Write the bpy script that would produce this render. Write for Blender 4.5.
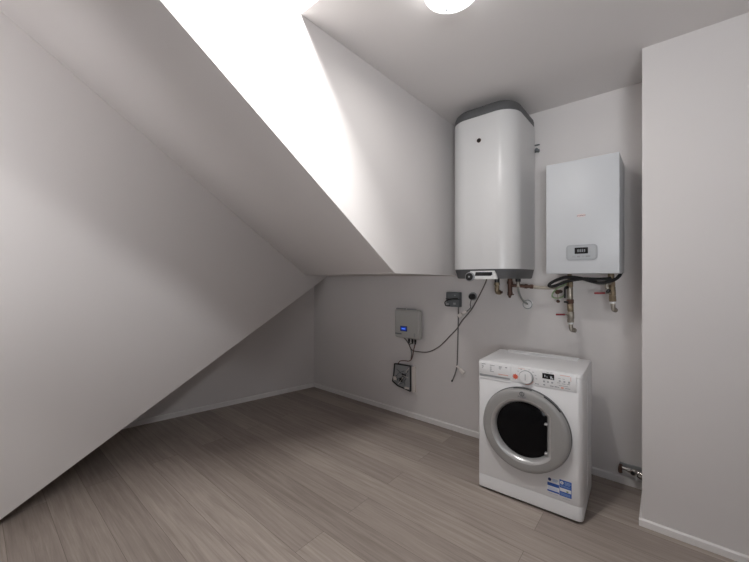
import bpy, bmesh, math, random
from mathutils import Vector, Matrix

for o in list(bpy.data.objects):
    bpy.data.objects.remove(o, do_unlink=True)
SC = bpy.context.scene
COL = SC.collection
PI = math.pi

# ------------------------------------------------------------------ camera
F_PX, HORIZON, EYE = 343.5, 278.0, 1.40
cam_d = bpy.data.cameras.new('camera')
cam_d.sensor_fit = 'HORIZONTAL'
cam_d.sensor_width = 36.0
cam_d.lens = F_PX * 36.0 / 749.0
cam_d.shift_y = (HORIZON - 281.0) / 749.0
cam_d.clip_start = 0.02
cam = bpy.data.objects.new('camera', cam_d)
cam.location = (0, 0, EYE)
cam.rotation_euler = (PI / 2, 0, math.radians(40.124))
COL.objects.link(cam)
SC.camera = cam

# ------------------------------------------------------------------ world, lights, exposure
W = bpy.data.worlds.new('world')
SC.world = W
W.use_nodes = True
W.node_tree.nodes['Background'].inputs['Color'].default_value = (0.75, 0.86, 1.0, 1)
W.node_tree.nodes['Background'].inputs['Strength'].default_value = 1.0

def area(name, loc, target, sx, sy, watts, col=(1, 1, 1), spread=180, shape='RECTANGLE'):
    d = bpy.data.lights.new(name, 'AREA')
    d.shape = shape
    d.size, d.size_y = sx, sy
    d.energy = watts
    d.color = col
    d.spread = math.radians(spread)
    o = bpy.data.objects.new(name, d)
    o.location = loc
    o.rotation_euler = (Vector(target) - Vector(loc)).to_track_quat('-Z', 'Y').to_euler()
    COL.objects.link(o)
    return o

# daylight through the roof window close to the dormer wall, through the far end of the light well; then two added fill lamps behind the camera
area('roof_window_daylight', (-0.80, 0.85, 3.05), (-1.37, 1.05, 1.9), 0.045, 0.26, 22, (1.0, 0.985, 0.955), 150)
area('clerestory_daylight', (1.9, 0.72, 3.5), (-3.0, 0.9, 1.0), 0.6, 0.5, 13, (0.98, 0.99, 1.0), 100)
area('rear_fill', (0.9, -1.55, 1.3), (-0.4, 2.0, 2.7), 1.0, 0.7, 10.0, (0.97, 0.985, 1.0), 72)  # added lamp, aimed up to brighten the ceiling; no known window there
area('flank_fill', (-1.45, -0.90, 1.90), (-2.9, -0.45, 2.15), 0.85, 0.85, 11, (1.0, 0.975, 0.965), 125)  # added lamp that brightens the flank from a made-up opening

SC.view_settings.view_transform = 'Standard'
SC.view_settings.look = 'None'
SC.view_settings.exposure = 0.0
SC.view_settings.gamma = 1.0
SC.view_settings.use_curve_mapping = False

# ------------------------------------------------------------------ materials
def mat(name, col, rough=0.5, metal=0.0, coat=0.0, noise=0.0, nscale=40.0, bump=0.0, emit=None, estr=0.0, spec=0.5):
    m = bpy.data.materials.new(name)
    m.use_nodes = True
    nt = m.node_tree
    b = nt.nodes['Principled BSDF']
    b.inputs['Base Color'].default_value = (*col, 1)
    b.inputs['Roughness'].default_value = rough
    b.inputs['Metallic'].default_value = metal
    b.inputs['Coat Weight'].default_value = coat
    b.inputs['Coat Roughness'].default_value = 0.05
    b.inputs['Specular IOR Level'].default_value = spec
    if emit:
        b.inputs['Emission Color'].default_value = (*emit, 1)
        b.inputs['Emission Strength'].default_value = estr
    tc = nt.nodes.new('ShaderNodeTexCoord')
    n = nt.nodes.new('ShaderNodeTexNoise')
    n.inputs['Scale'].default_value = nscale
    n.inputs['Detail'].default_value = 4
    nt.links.new(tc.outputs['Object'], n.inputs['Vector'])
    if noise > 0:
        mx = nt.nodes.new('ShaderNodeMix')
        mx.data_type = 'RGBA'
        mx.inputs['A'].default_value = (*[c * (1 - noise) for c in col], 1)
        mx.inputs['B'].default_value = (*[min(1, c * (1 + noise)) for c in col], 1)
        nt.links.new(n.outputs['Fac'], mx.inputs['Factor'])
        nt.links.new(mx.outputs['Result'], b.inputs['Base Color'])
    if bump > 0:
        bp = nt.nodes.new('ShaderNodeBump')
        bp.inputs['Strength'].default_value = bump
        bp.inputs['Distance'].default_value = 0.002
        nt.links.new(n.outputs['Fac'], bp.inputs['Height'])
        nt.links.new(bp.outputs['Normal'], b.inputs['Normal'])
    return m

def floor_material():
    m = bpy.data.materials.new('oak_planks')
    m.use_nodes = True
    nt = m.node_tree
    L = nt.links.new
    b = nt.nodes['Principled BSDF']
    tc = nt.nodes.new('ShaderNodeTexCoord')
    br = nt.nodes.new('ShaderNodeTexBrick')
    br.offset = 0.37
    br.offset_frequency = 2
    br.inputs['Scale'].default_value = 1.0
    br.inputs['Brick Width'].default_value = 2.4
    br.inputs['Row Height'].default_value = 0.19
    br.inputs['Mortar Size'].default_value = 0.0012
    br.inputs['Mortar Smooth'].default_value = 0.3
    br.inputs['Bias'].default_value = 0.0
    br.inputs['Color1'].default_value = (0.0, 0.0, 0.0, 1)
    br.inputs['Color2'].default_value = (1.0, 1.0, 1.0, 1)
    br.inputs['Mortar'].default_value = (0.5, 0.5, 0.5, 1)
    mp0 = nt.nodes.new('ShaderNodeMapping')
    mp0.inputs['Location'].default_value = (0.55, 0.06, 0)
    L(tc.outputs['Object'], mp0.inputs['Vector'])
    L(mp0.outputs['Vector'], br.inputs['Vector'])
    # grain stretched along the boards, shifted per board
    mp = nt.nodes.new('ShaderNodeMapping')
    mp.inputs['Scale'].default_value = (1.3, 26.0, 1.0)
    L(tc.outputs['Object'], mp.inputs['Vector'])
    ad = nt.nodes.new('ShaderNodeVectorMath')
    ad.operation = 'ADD'
    sc = nt.nodes.new('ShaderNodeVectorMath')
    sc.operation = 'SCALE'
    sc.inputs['Scale'].default_value = 13.0
    L(br.outputs['Color'], sc.inputs[0])
    L(mp.outputs['Vector'], ad.inputs[0])
    L(sc.outputs['Vector'], ad.inputs[1])
    n1 = nt.nodes.new('ShaderNodeTexNoise')
    n1.inputs['Scale'].default_value = 1.6
    n1.inputs['Detail'].default_value = 7
    n1.inputs['Roughness'].default_value = 0.62
    n1.inputs['Distortion'].default_value = 0.6
    L(ad.outputs['Vector'], n1.inputs['Vector'])
    mp2 = nt.nodes.new('ShaderNodeMapping')
    mp2.inputs['Scale'].default_value = (6.0, 160.0, 1.0)
    L(tc.outputs['Object'], mp2.inputs['Vector'])
    n2 = nt.nodes.new('ShaderNodeTexNoise')
    n2.inputs['Scale'].default_value = 1.0
    n2.inputs['Detail'].default_value = 4
    L(mp2.outputs['Vector'], n2.inputs['Vector'])
    # board tone
    mA = nt.nodes.new('ShaderNodeMix'); mA.data_type = 'RGBA'
    mA.inputs['A'].default_value = (0.345, 0.297, 0.268, 1)
    mA.inputs['B'].default_value = (0.455, 0.398, 0.358, 1)
    L(br.outputs['Color'], mA.inputs['Factor'])
    rp = nt.nodes.new('ShaderNodeValToRGB')
    rp.color_ramp.elements[0].position = 0.3
    rp.color_ramp.elements[0].color = (0.74, 0.72, 0.70, 1)
    rp.color_ramp.elements[1].position = 0.72
    rp.color_ramp.elements[1].color = (1.10, 1.095, 1.09, 1)
    L(n1.outputs['Fac'], rp.inputs['Fac'])
    mB = nt.nodes.new('ShaderNodeMix'); mB.data_type = 'RGBA'; mB.blend_type = 'MULTIPLY'
    mB.inputs['Factor'].default_value = 1.0
    L(mA.outputs['Result'], mB.inputs['A'])
    L(rp.outputs['Color'], mB.inputs['B'])
    rp2 = nt.nodes.new('ShaderNodeValToRGB')
    rp2.color_ramp.elements[0].position = 0.3
    rp2.color_ramp.elements[0].color = (0.91, 0.91, 0.91, 1)
    rp2.color_ramp.elements[1].position = 0.7
    rp2.color_ramp.elements[1].color = (1.04, 1.04, 1.04, 1)
    L(n2.outputs['Fac'], rp2.inputs['Fac'])
    mC = nt.nodes.new('ShaderNodeMix'); mC.data_type = 'RGBA'; mC.blend_type = 'MULTIPLY'
    mC.inputs['Factor'].default_value = 1.0
    L(mB.outputs['Result'], mC.inputs['A'])
    L(rp2.outputs['Color'], mC.inputs['B'])
    mD = nt.nodes.new('ShaderNodeMix'); mD.data_type = 'RGBA'
    mD.inputs['B'].default_value = (0.17, 0.137, 0.118, 1)
    L(br.outputs['Fac'], mD.inputs['Factor'])
    L(mC.outputs['Result'], mD.inputs['A'])
    L(mD.outputs['Result'], b.inputs['Base Color'])
    b.inputs['Roughness'].default_value = 0.5
    b.inputs['Specular IOR Level'].default_value = 0.35
    bp = nt.nodes.new('ShaderNodeBump')
    bp.inputs['Strength'].default_value = 0.25
    bp.inputs['Distance'].default_value = 0.001
    L(n1.outputs['Fac'], bp.inputs['Height'])
    L(bp.outputs['Normal'], b.inputs['Normal'])
    return m

M = dict(
    floor=floor_material(),
    paint=mat('wall_paint', (0.755, 0.728, 0.720), 0.9, noise=0.012, nscale=3, bump=0.06, spec=0.2),
    base=mat('skirting_paint', (0.86, 0.84, 0.83), 0.5, noise=0.01, nscale=9),
    enamel=mat('white_enamel', (0.69, 0.69, 0.692), 0.3, coat=0.12, noise=0.006, nscale=6),
    boiler=mat('boiler_enamel', (0.62, 0.64, 0.665), 0.4, noise=0.006, nscale=6),
    washer=mat('washer_enamel', (0.80, 0.80, 0.81), 0.32, coat=0.15, noise=0.006, nscale=6),
    graycap=mat('grey_plastic', (0.105, 0.108, 0.112), 0.5, noise=0.05, nscale=60),
    lightgray=mat('light_grey_plastic', (0.40, 0.415, 0.435), 0.45, noise=0.02, nscale=50),
    midgray=mat('mid_grey_plastic', (0.34, 0.35, 0.36), 0.5, noise=0.03, nscale=50),
    black=mat('black_plastic', (0.012, 0.012, 0.013), 0.4, noise=0.1, nscale=60),
    rubber=mat('black_rubber', (0.016, 0.016, 0.017), 0.65, noise=0.1, nscale=60),
    screen=mat('black_screen', (0.008, 0.009, 0.011), 0.12, noise=0.05, nscale=30),
    digits=mat('display_digits', (0.6, 0.62, 0.66), 0.5, noise=0.05, nscale=30),
    silver=mat('silver_plastic', (0.36, 0.355, 0.35), 0.45, metal=0.25, noise=0.02, nscale=60),
    silverlip=mat('bright_silver', (0.52, 0.52, 0.52), 0.3, metal=0.5, noise=0.02, nscale=60),
    glass=mat('dark_door_glass', (0.005, 0.005, 0.006), 0.12, coat=0.0, noise=0.2, nscale=10, spec=0.12),
    brass=mat('aged_brass', (0.27, 0.215, 0.145), 0.45, metal=0.6, noise=0.45, nscale=50),
    nickel=mat('nickel_fitting', (0.36, 0.33, 0.285), 0.4, metal=0.7, noise=0.4, nscale=50),
    copper=mat('brown_copper', (0.115, 0.062, 0.046), 0.5, metal=0.5, noise=0.35, nscale=45),
    chrome=mat('chrome', (0.62, 0.60, 0.58), 0.15, metal=1.0, noise=0.1, nscale=30),
    red=mat('red_lever', (0.22, 0.008, 0.016), 0.4, noise=0.1, nscale=40),
    beige=mat('beige_sleeve', (0.50, 0.45, 0.38), 0.7, noise=0.08, nscale=60),
    white=mat('white_plastic', (0.80, 0.80, 0.80), 0.4, noise=0.01, nscale=20),
    conn=mat('connector_plastic', (0.92, 0.87, 0.83), 0.5, noise=0.03, nscale=40),
    bezel=mat('dark_blue_bezel', (0.006, 0.01, 0.05), 0.35, noise=0.03, nscale=40),
    offwhite=mat('offwhite_plastic', (0.80, 0.75, 0.71), 0.5, noise=0.03, nscale=40),
    inverter=mat('inverter_shell', (0.52, 0.52, 0.50), 0.5, noise=0.02, nscale=40),
    lcd=mat('blue_backlit_lcd', (0.01, 0.03, 0.2), 0.3, emit=(0.008, 0.045, 0.5), estr=0.5, noise=0.02, nscale=50),
    lcdtext=mat('lcd_lit_text', (0.3, 0.45, 0.9), 0.3, emit=(0.06, 0.22, 0.9), estr=0.7, noise=0.02, nscale=50),
    slate=mat('slate_grey_plastic', (0.13, 0.145, 0.155), 0.55, noise=0.1, nscale=50),
    cablegray=mat('grey_cable', (0.17, 0.16, 0.155), 0.6, noise=0.05, nscale=50),
    cablebrown=mat('brown_grey_cable', (0.115, 0.092, 0.085), 0.6, noise=0.05, nscale=50),
    cablered=mat('reddish_cable', (0.15, 0.06, 0.05), 0.6, noise=0.05, nscale=50),
    green=mat('green_yellow_wire', (0.30, 0.42, 0.24), 0.55, noise=0.25, nscale=90),
    hose=mat('grey_braided_hose', (0.30, 0.31, 0.29), 0.55, noise=0.25, nscale=200, bump=0.4),
    blue=mat('label_blue', (0.022, 0.10, 0.42), 0.4, noise=0.02, nscale=40),
    lblue=mat('label_pale_blue', (0.35, 0.48, 0.72), 0.4, noise=0.02, nscale=40),
    navy=mat('label_navy', (0.02, 0.04, 0.16), 0.4, noise=0.02, nscale=40),
    paper=mat('label_white', (0.80, 0.81, 0.83), 0.45, noise=0.01, nscale=40),
    print=mat('grey_print', (0.26, 0.27, 0.29), 0.5, noise=0.03, nscale=60),
    orange=mat('orange_print', (0.72, 0.36, 0.28), 0.5, noise=0.03, nscale=60),
    star=mat('red_orange_print', (0.70, 0.12, 0.07), 0.5, noise=0.03, nscale=60),
    lamp=mat('lit_lamp_diffuser', (0.85, 0.86, 0.88), 0.3, emit=(0.93, 0.97, 1.0), estr=0.9, noise=0.01, nscale=20),
    lamprim=mat('lamp_rim', (0.85, 0.85, 0.86), 0.3, emit=(1.0, 0.99, 0.985), estr=5.0, noise=0.01, nscale=20),
    frame=mat('window_frame', (0.75, 0.75, 0.74), 0.4, noise=0.01, nscale=20),
)
gm = bpy.data.materials.new('window_glass')
gm.use_nodes = True
gb = gm.node_tree.nodes['Principled BSDF']
gb.inputs['Base Color'].default_value = (0.95, 0.97, 1, 1)
gb.inputs['Transmission Weight'].default_value = 1.0
gb.inputs['Roughness'].default_value = 0.0
gb.inputs['IOR'].default_value = 1.02
M['pane'] = gm

# ------------------------------------------------------------------ mesh helpers
class MB:
    """collects shapes and links them as one mesh object"""
    def __init__(self):
        self.bm = bmesh.new()

    def _merge(self, tmp):
        me = bpy.data.meshes.new('t')
        tmp.to_mesh(me)
        tmp.free()
        self.bm.from_mesh(me)
        bpy.data.meshes.remove(me)

    def box(self, x0, x1, y0, y1, z0, z1, bev=0.0, seg=3, axis=None):
        t = bmesh.new()
        bmesh.ops.create_cube(t, size=1.0)
        for v in t.verts:
            v.co = Vector(((x0 + x1) / 2 + v.co.x * (x1 - x0), (y0 + y1) / 2 + v.co.y * (y1 - y0), (z0 + z1) / 2 + v.co.z * (z1 - z0)))
        if bev > 0:
            es = t.edges[:]
            if axis is not None:
                es = [e for e in es if abs((e.verts[0].co - e.verts[1].co).normalized()[axis]) > 0.9]
            bmesh.ops.bevel(t, geom=es, offset=bev, segments=seg, profile=0.5, affect='EDGES')
        self._merge(t)
        return self

    def obox(self, c, sx, sy, sz, rot, bev=0.0, seg=2):
        t = bmesh.new()
        bmesh.ops.create_cube(t, size=1.0)
        for v in t.verts:
            v.co = Vector((v.co.x * sx, v.co.y * sy, v.co.z * sz))
        if bev > 0:
            bmesh.ops.bevel(t, geom=t.edges[:], offset=bev, segments=seg, profile=0.5, affect='EDGES')
        t.transform(Matrix.Translation(Vector(c)) @ rot.to_4x4())
        self._merge(t)
        return self

    def poly_prism(self, pts, off):
        """closed solid: polygon pts and its copy displaced by off"""
        t = bmesh.new()
        a = [t.verts.new(Vector(p)) for p in pts]
        b = [t.verts.new(Vector(p) + Vector(off)) for p in pts]
        n = len(pts)
        t.faces.new(a)
        t.faces.new(b[::-1])
        for i in range(n):
            j = (i + 1) % n
            t.faces.new((a[j], a[i], b[i], b[j]))
        bmesh.ops.recalc_face_normals(t, faces=t.faces[:])
        self._merge(t)
        return self

    def loft(self, rings, cap0=True, cap1=True):
        t = bmesh.new()
        R = [[t.verts.new(Vector(p)) for p in r] for r in rings]
        n = len(R[0])
        for i in range(len(R) - 1):
            for k in range(n):
                m = (k + 1) % n
                t.faces.new((R[i][k], R[i][m], R[i + 1][m], R[i + 1][k]))
        if cap0:
            t.faces.new(R[0][::-1])
        if cap1:
            t.faces.new(R[-1])
        bmesh.ops.recalc_face_normals(t, faces=t.faces[:])
        self._merge(t)
        return self

    def lathe(self, prof, origin, axis, n=40, cap0=True, cap1=True, clip=None):
        """prof: list of (radius, height along axis)"""
        ax = Vector(axis).normalized()
        ref = Vector((0, 0, 1)) if abs(ax.z) < 0.9 else Vector((1, 0, 0))
        u = ax.cross(ref).normalized()
        w = u.cross(ax).normalized()
        rings = []
        for r, h in prof:
            ring = []
            for k in range(n):
                a = 2 * PI * k / n
                rr = clip(r, a) if clip else r
                ring.append(Vector(origin) + ax * h + u * (rr * math.cos(a)) + w * (rr * math.sin(a)))
            rings.append(ring)
        return self.loft(rings, cap0, cap1)

    def cyl(self, p0, p1, r, n=20, r1=None):
        p0, p1 = Vector(p0), Vector(p1)
        return self.lathe([(r, 0), (r if r1 is None else r1, (p1 - p0).length)], p0, p1 - p0, n)

    def tube(self, pts, r, n=10, sub=6):
        P = [Vector(p) for p in pts]
        if len(P) > 2 and sub > 1:
            Q = []
            for i in range(len(P) - 1):
                p0 = P[max(i - 1, 0)]; p1 = P[i]; p2 = P[i + 1]; p3 = P[min(i + 2, len(P) - 1)]
                for k in range(sub):
                    s = k / sub
                    Q.append(0.5 * ((2 * p1) + (p2 - p0) * s + (2 * p0 - 5 * p1 + 4 * p2 - p3) * s * s + (3 * p1 - p0 - 3 * p2 + p3) * s ** 3))
            Q.append(P[-1])
            P = Q
        rings = []
        up = None
        for i, p in enumerate(P):
            d = (P[min(i + 1, len(P) - 1)] - P[max(i - 1, 0)]).normalized()
            if up is None:
                up = Vector((0, 0, 1)) if abs(d.z) < 0.8 else Vector((1, 0, 0))
            u = d.cross(up)
            if u.length < 1e-4:
                u = d.cross(Vector((0, 1, 0)))
            u.normalize()
            w = u.cross(d).normalized()
            up = w
            rings.append([p + u * (r * math.cos(2 * PI * k / n)) + w * (r * math.sin(2 * PI * k / n)) for k in range(n)])
        return self.loft(rings)

    def build(self, name, m, parent=None, smooth=True, angle=35):
        me = bpy.data.meshes.new(name)
        self.bm.to_mesh(me)
        self.bm.free()
        o = bpy.data.objects.new(name, me)
        me.materials.append(m)
        if smooth:
            for p in me.polygons:
                p.use_smooth = True
            try:
                me.set_sharp_from_angle(angle=math.radians(angle))
            except Exception:
                pass
        COL.objects.link(o)
        if parent:
            o.parent = parent
        return o

def thing(name, label, cat, loc=(0, 0, 0), rz=0.0, group=None):
    o = bpy.data.objects.new(name, None)
    o.empty_display_size = 0.05
    o.location = loc
    o.rotation_euler = (0, 0, rz)
    o['label'] = label
    o['category'] = cat
    if group:
        o['group'] = group
    COL.objects.link(o)
    return o

def tag(o, label, cat, group=None):
    o['label'] = label
    o['category'] = cat
    if group:
        o['group'] = group
    return o

def struct(mb, name, m, smooth=False):
    o = mb.build(name, m, None, smooth)
    o['kind'] = 'structure'
    return o

def text_part(name, body, size, loc, m, parent, extrude=0.0004, align='CENTER'):
    """lettering facing -Y, as a mesh"""
    c = bpy.data.curves.new(name, 'FONT')
    c.body = body
    c.size = size
    c.extrude = extrude
    c.align_x = align
    c.align_y = 'CENTER'
    t = bpy.data.objects.new(name + '_tmp', c)
    COL.objects.link(t)
    dg = bpy.context.evaluated_depsgraph_get()
    me = bpy.data.meshes.new_from_object(t.evaluated_get(dg))
    bpy.data.objects.remove(t, do_unlink=True)
    bpy.data.curves.remove(c)
    me.transform(Matrix.Translation(Vector(loc)) @ Matrix.Rotation(PI / 2, 4, 'X'))
    me.materials.clear()
    me.materials.append(m)
    o = bpy.data.objects.new(name, me)
    COL.objects.link(o)
    if parent:
        o.parent = parent
    return o

# ------------------------------------------------------------------ the room
YA = 2.888                                  # wall behind the appliances
CEIL = 2.70
XD = -1.37                                  # dormer wall
XR, YF = 2.3, -1.65                         # other ends of the room
TOP = 3.10                                  # high ceiling on the stair side
CB = Vector((-3.452, YA, 0))                # corner of the two low walls
V = Vector((-3.198, YA, 1.420))             # where the flank meets the back wall
fdir = Vector((0.1283, -1, 0))              # plan direction of the flank, per metre towards the room
FL = Vector((-2.831, 0.028, 0))             # where its lower edge reaches the floor
Q = Vector((-3.150, 2.514, 1.432))
CK = Vector((XD, 1.837, 1.432))
def flank(y, z):
    return Vector((V.x + 0.1283 * (YA - y), y, z))
T1 = flank(2.514 - (TOP - 1.432) / 0.613, TOP)
T2 = Vector((XD, 1.837 - (TOP - 1.432) / 0.685, TOP))

struct(MB().box(-4.7, XR + 0.12, YF - 0.12, YA + 0.12, -0.1, 0.0), 'floor', M['floor'])
struct(MB().box(-3.7, XR + 0.1, YA, YA + 0.1, 0, 1.42).box(XD - 0.02, XR + 0.1, YA, YA + 0.1, 1.42, CEIL), 'wall_back', M['paint'])
bd = Vector((-0.2015, -1, 0))
e2 = CB + bd * (YA - YF)
struct(MB().poly_prism([CB, e2, e2 + Vector((0, 0, 1.5)), CB + Vector((0, 0, 1.5))], (-0.1, 0.02, 0)), 'wall_left', M['paint'])
# stair flank with its rising lower edge, and the slanted soffit that runs from that edge to the low wall
struct(MB().poly_prism([V, Q, T1, flank(YF, TOP), flank(YF, 0), FL], (-0.05, -0.006, 0)), 'wall_flank', M['paint'])
wbF = CB + bd * (YA - FL.y)
struct(MB().poly_prism([V + Vector((-.045, 0, 0.0)), FL + Vector((-.045, 0, 0.0)), wbF + Vector((-.05, 0, 0)), CB + Vector((-.05, 0, 1.42))], (0, 0, 0.03)), 'ceiling_recess', M['paint'])
# horizontal soffit and roof slope
OFFX = Vector((-0.021, 0, 0))
struct(MB().poly_prism([V, Q, CK + OFFX, Vector((XD, YA, 1.418)) + OFFX], (0, 0, 0.08)), 'ceiling_soffit', M['paint'])
sl = MB()
N = 12
grid = []
for i in range(N + 1):
    s = i / N
    a, b_ = Q.lerp(T1, s), CK.lerp(T2, s)
    grid.append([a.lerp(b_, k / 6) for k in range(7)])
t = bmesh.new()
G = [[t.verts.new(p) for p in row] for row in grid]
U = [[t.verts.new(p + Vector((0, 0.05, 0.08))) for p in row] for row in grid]
for i in range(N):
    for k in range(6):
        t.faces.new((G[i][k], G[i][k + 1], G[i + 1][k + 1], G[i + 1][k]))
        t.faces.new((U[i][k], U[i + 1][k], U[i + 1][k + 1], U[i][k + 1]))
bmesh.ops.recalc_face_normals(t, faces=t.faces[:])
sl._merge(t)
struct(sl, 'ceiling_slope', M['paint'], True)
struct(MB().poly_prism([T1, T2, Vector((XD, YF, TOP)), flank(YF, TOP)], (0, 0, 0.08)), 'ceiling_high', M['paint'])
# light well above the flat ceiling
WX0, WX1, WY0, WY1 = XD, 0.75, -0.15, 1.06
WE = 2.15
ylow = 1.837 - (CEIL - 1.432) / 0.685
ytop = T2.y
struct(MB().poly_prism([CK, Vector((XD, YA, 1.418)), Vector((XD, YA, CEIL)), Vector((XD, WY1, CEIL)), Vector((XD, WY1, 3.2)), Vector((XD, ytop, 3.2)), T2], (-0.02, 0, 0))
       .poly_prism([Vector((XD, ylow, CEIL)), T2, Vector((XD, YF, TOP)), Vector((XD, YF, CEIL))], (0.02, 0, 0)), 'wall_dormer', M['paint'])
cl = MB()
cl.box(XD, XR + 0.1, WY1, YA + 0.1, CEIL, CEIL + 0.08)
cl.box(XD, XR + 0.1, YF, WY0, CEIL, CEIL + 0.08)
cl.box(WX1, XR + 0.1, WY0, WY1, CEIL, CEIL + 0.08)
struct(cl, 'ceiling', M['paint'])
zt = lambda x: 3.2 + (x - XD) * 0.19
wl = MB()
for y, dy in ((WY1, 0.06), (WY0, -0.06)):
    wl.poly_prism([(XD, y, CEIL + 0.08), (WE, y, CEIL + 0.08), (WE, y, zt(WE)), (XD, y, zt(XD))], (0, dy, 0))
struct(wl, 'wall_lightwell', M['paint'])
# sloping lid of the well with a roof window in it, clerestory window at its end
rx0, rx1, ry0, ry1 = -1.12, -0.55, 0.40, 1.0
lid = MB()
for (x0, x1, y0, y1) in ((XD, rx0, WY0, WY1), (rx1, WE, WY0, WY1), (rx0, rx1, WY0, ry0), (rx0, rx1, ry1, WY1)):
    lid.poly_prism([(x0, y0, zt(x0)), (x1, y0, zt(x1)), (x1, y1, zt(x1)), (x0, y1, zt(x0))], (0, 0, 0.06))
struct(lid, 'ceiling_lightwell', M['paint'])

def window(name, P, ux, uz, w, h, depth):
    """frame with a middle bar and a pane, corner P, in-plane axes ux, uz"""
    ux, uz = Vector(ux).normalized(), Vector(uz).normalized()
    nz = ux.cross(uz)
    R = Matrix((ux, nz, uz)).transposed()
    P = Vector(P)
    f = MB()
    for (a, b_, c, d) in ((0, w, 0, 0.05), (0, w, h - 0.05, h), (0, 0.05, 0, h), (w - 0.05, w, 0, h)):
        f.obox(P + ux * (a + b_) / 2 + uz * (c + d) / 2, b_ - a, depth, d - c, R, 0.004)
    o = f.build(name, M['frame'])
    o['kind'] = 'structure'
    g = MB().obox(P + ux * w / 2 + uz * h / 2, w - 0.09, 0.008, h - 0.09, R)
    g.build('pane', M['pane'], o)

window('window_1', (rx0, ry0, zt(rx0)), (rx1 - rx0, 0, zt(rx1) - zt(rx0)), (0, 1, 0), (rx1 - rx0) * 1.02, ry1 - ry0, 0.05)
window('window_2', (WE, WY0, CEIL + 0.08), (0, 1, 0), (0, 0, 1), WY1 - WY0, zt(WE) - CEIL - 0.08, 0.06)
# wall behind the camera with a window added to carry the rear fill lamp, wall closing the far side
wx0, wx1, wz0, wz1 = 0.3, 1.5, 0.85, 2.25
bw = MB()
bw.box(-4.7, wx0, YF - 0.1, YF, 0, TOP + 0.08)
bw.box(wx1, XR + 0.1, YF - 0.1, YF, 0, CEIL + 0.1)
bw.box(wx0, wx1, YF - 0.1, YF, 0, wz0).box(wx0, wx1, YF - 0.1, YF, wz1, CEIL + 0.1)
struct(bw, 'wall_front', M['paint'])
window('rear_fill_window', (wx0, YF - 0.05, wz0), (1, 0, 0), (0, 0, 1), wx1 - wx0, wz1 - wz0, 0.06)
# unseen partition and inner window, added to carry the flank's fill lamp
pw = MB()
pw.box(XD - 0.05, XD + 0.05, YF, -1.37, 0, CEIL).box(XD - 0.05, XD + 0.05, -0.43, -0.40, 0, CEIL)
pw.box(XD - 0.05, XD + 0.05, -1.37, -0.43, 0, 1.42).box(XD - 0.05, XD + 0.05, -1.37, -0.43, 2.38, CEIL)
struct(pw, 'wall_added_partition', M['paint'])
window('flank_fill_window', (XD, -0.43, 1.42), (0, -1, 0), (0, 0, 1), 0.94, 0.96, 0.05)
struct(MB().box(XR, XR + 0.1, YF - 0.1, YA + 0.1, 0, CEIL), 'wall_right', M['paint'])
struct(MB().box(-0.095, XR, 2.465, YA, 0, CEIL), 'wall_pier', M['paint'])
# skirting
def skirt(p, q, nrm, name, h=0.04, t_=0.014):
    p, q, n_ = Vector(p), Vector(q), Vector(nrm).normalized() * t_
    s = MB().poly_prism([p, p + n_, p + n_ + Vector((0, 0, h - 0.006)), p + n_ * 0.5 + Vector((0, 0, h)), p + Vector((0, 0, h))], q - p)
    return struct(s, name, M['base'])
skirt((-3.46, YA, 0), (-0.09, YA, 0), (0, -1, 0), 'baseboard_back', 0.05)
nb = Vector((1, -0.2015, 0)).normalized()
skirt(CB + Vector((0, 0, 0)), e2, nb, 'baseboard_left', 0.05)
skirt((-0.109, 2.465, 0), (XR, 2.465, 0), (0, -1, 0), 'baseboard_pier')
skirt((-0.095, 2.465, 0), (-0.095, YA, 0), (-1, 0, 0), 'baseboard_return')

# ------------------------------------------------------------------ water heater
def rsec(w, d, r, rb, cx_, yb, z, inset=0.0, n=10):
    w -= 2 * inset; d -= inset; r = max(0.02, r - inset * 0.6)
    x0, x1, y1, yf = cx_ - w / 2, cx_ + w / 2, yb, yb - d
    P = []
    for (px, py, a0, q) in ((x1 - r, yf + r, -90, r), (x1 - rb, y1 - rb, 0, rb), (x0 + rb, y1 - rb, 90, rb), (x0 + r, yf + r, 180, r)):
        for k in range(n + 1):
            a = math.radians(a0 + 90 * k / n)
            P.append((px + q * math.cos(a), py + q * math.sin(a), z))
    return P
HC, HB, HW, HD, HR = -1.02, YA - 0.02, 0.50, 0.48, 0.14
HT, HL = 2.574, 1.468
wh = thing('water_heater', 'tall white storage water heater with grey end caps hung high beside the dormer wall', 'water heater', (HC, HB, 1.395))
wh_in = Matrix.Translation(Vector((-HC, -HB, -1.395)))
def to_local(o, root):
    o.data.transform(Matrix.Translation(-root.location))
    return o
def hpart(mb, name, m, parent=wh, smooth=True, angle=35):
    return to_local(mb.build(name, m, parent, smooth, angle), wh)
S = lambda z, i=0.0: rsec(HW, HD, HR, 0.025, HC, HB, z, i)
hpart(MB().loft([S(HL - 0.004), S(HL + 0.004, 0.0), S(HT - 0.01), S(HT - 0.003, 0.001), S(HT, 0.004)]), 'tank_body', M['enamel'])
hpart(MB().loft([S(HT, 0.004), S(HT + 0.004, 0.003), S(HT + 0.035, 0.004), S(HT + 0.058, 0.010), S(HT + 0.075, 0.026), S(HT + 0.084, 0.055)]), 'top_cap', M['graycap'])
hpart(MB().loft([S(1.395, 0.028), S(1.400, 0.020), S(HL - 0.006, 0.004), S(HL - 0.003, 0.002)]), 'bottom_cap', M['graycap'])
fy = HB - HD
hpart(MB().lathe([(0.0155, 0), (0.0155, 0.004), (0.012, 0.005), (0.011, 0.002)], (-1.024, fy + 0.001, 2.395), (0, -1, 0), 24), 'sensor_grommet', M['copper'])
hpart(MB().lathe([(0.0118, 0), (0.0118, 0.0046)], (-1.024, fy + 0.001, 2.395), (0, -1, 0), 24), 'sensor_hole', M['black'])
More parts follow.
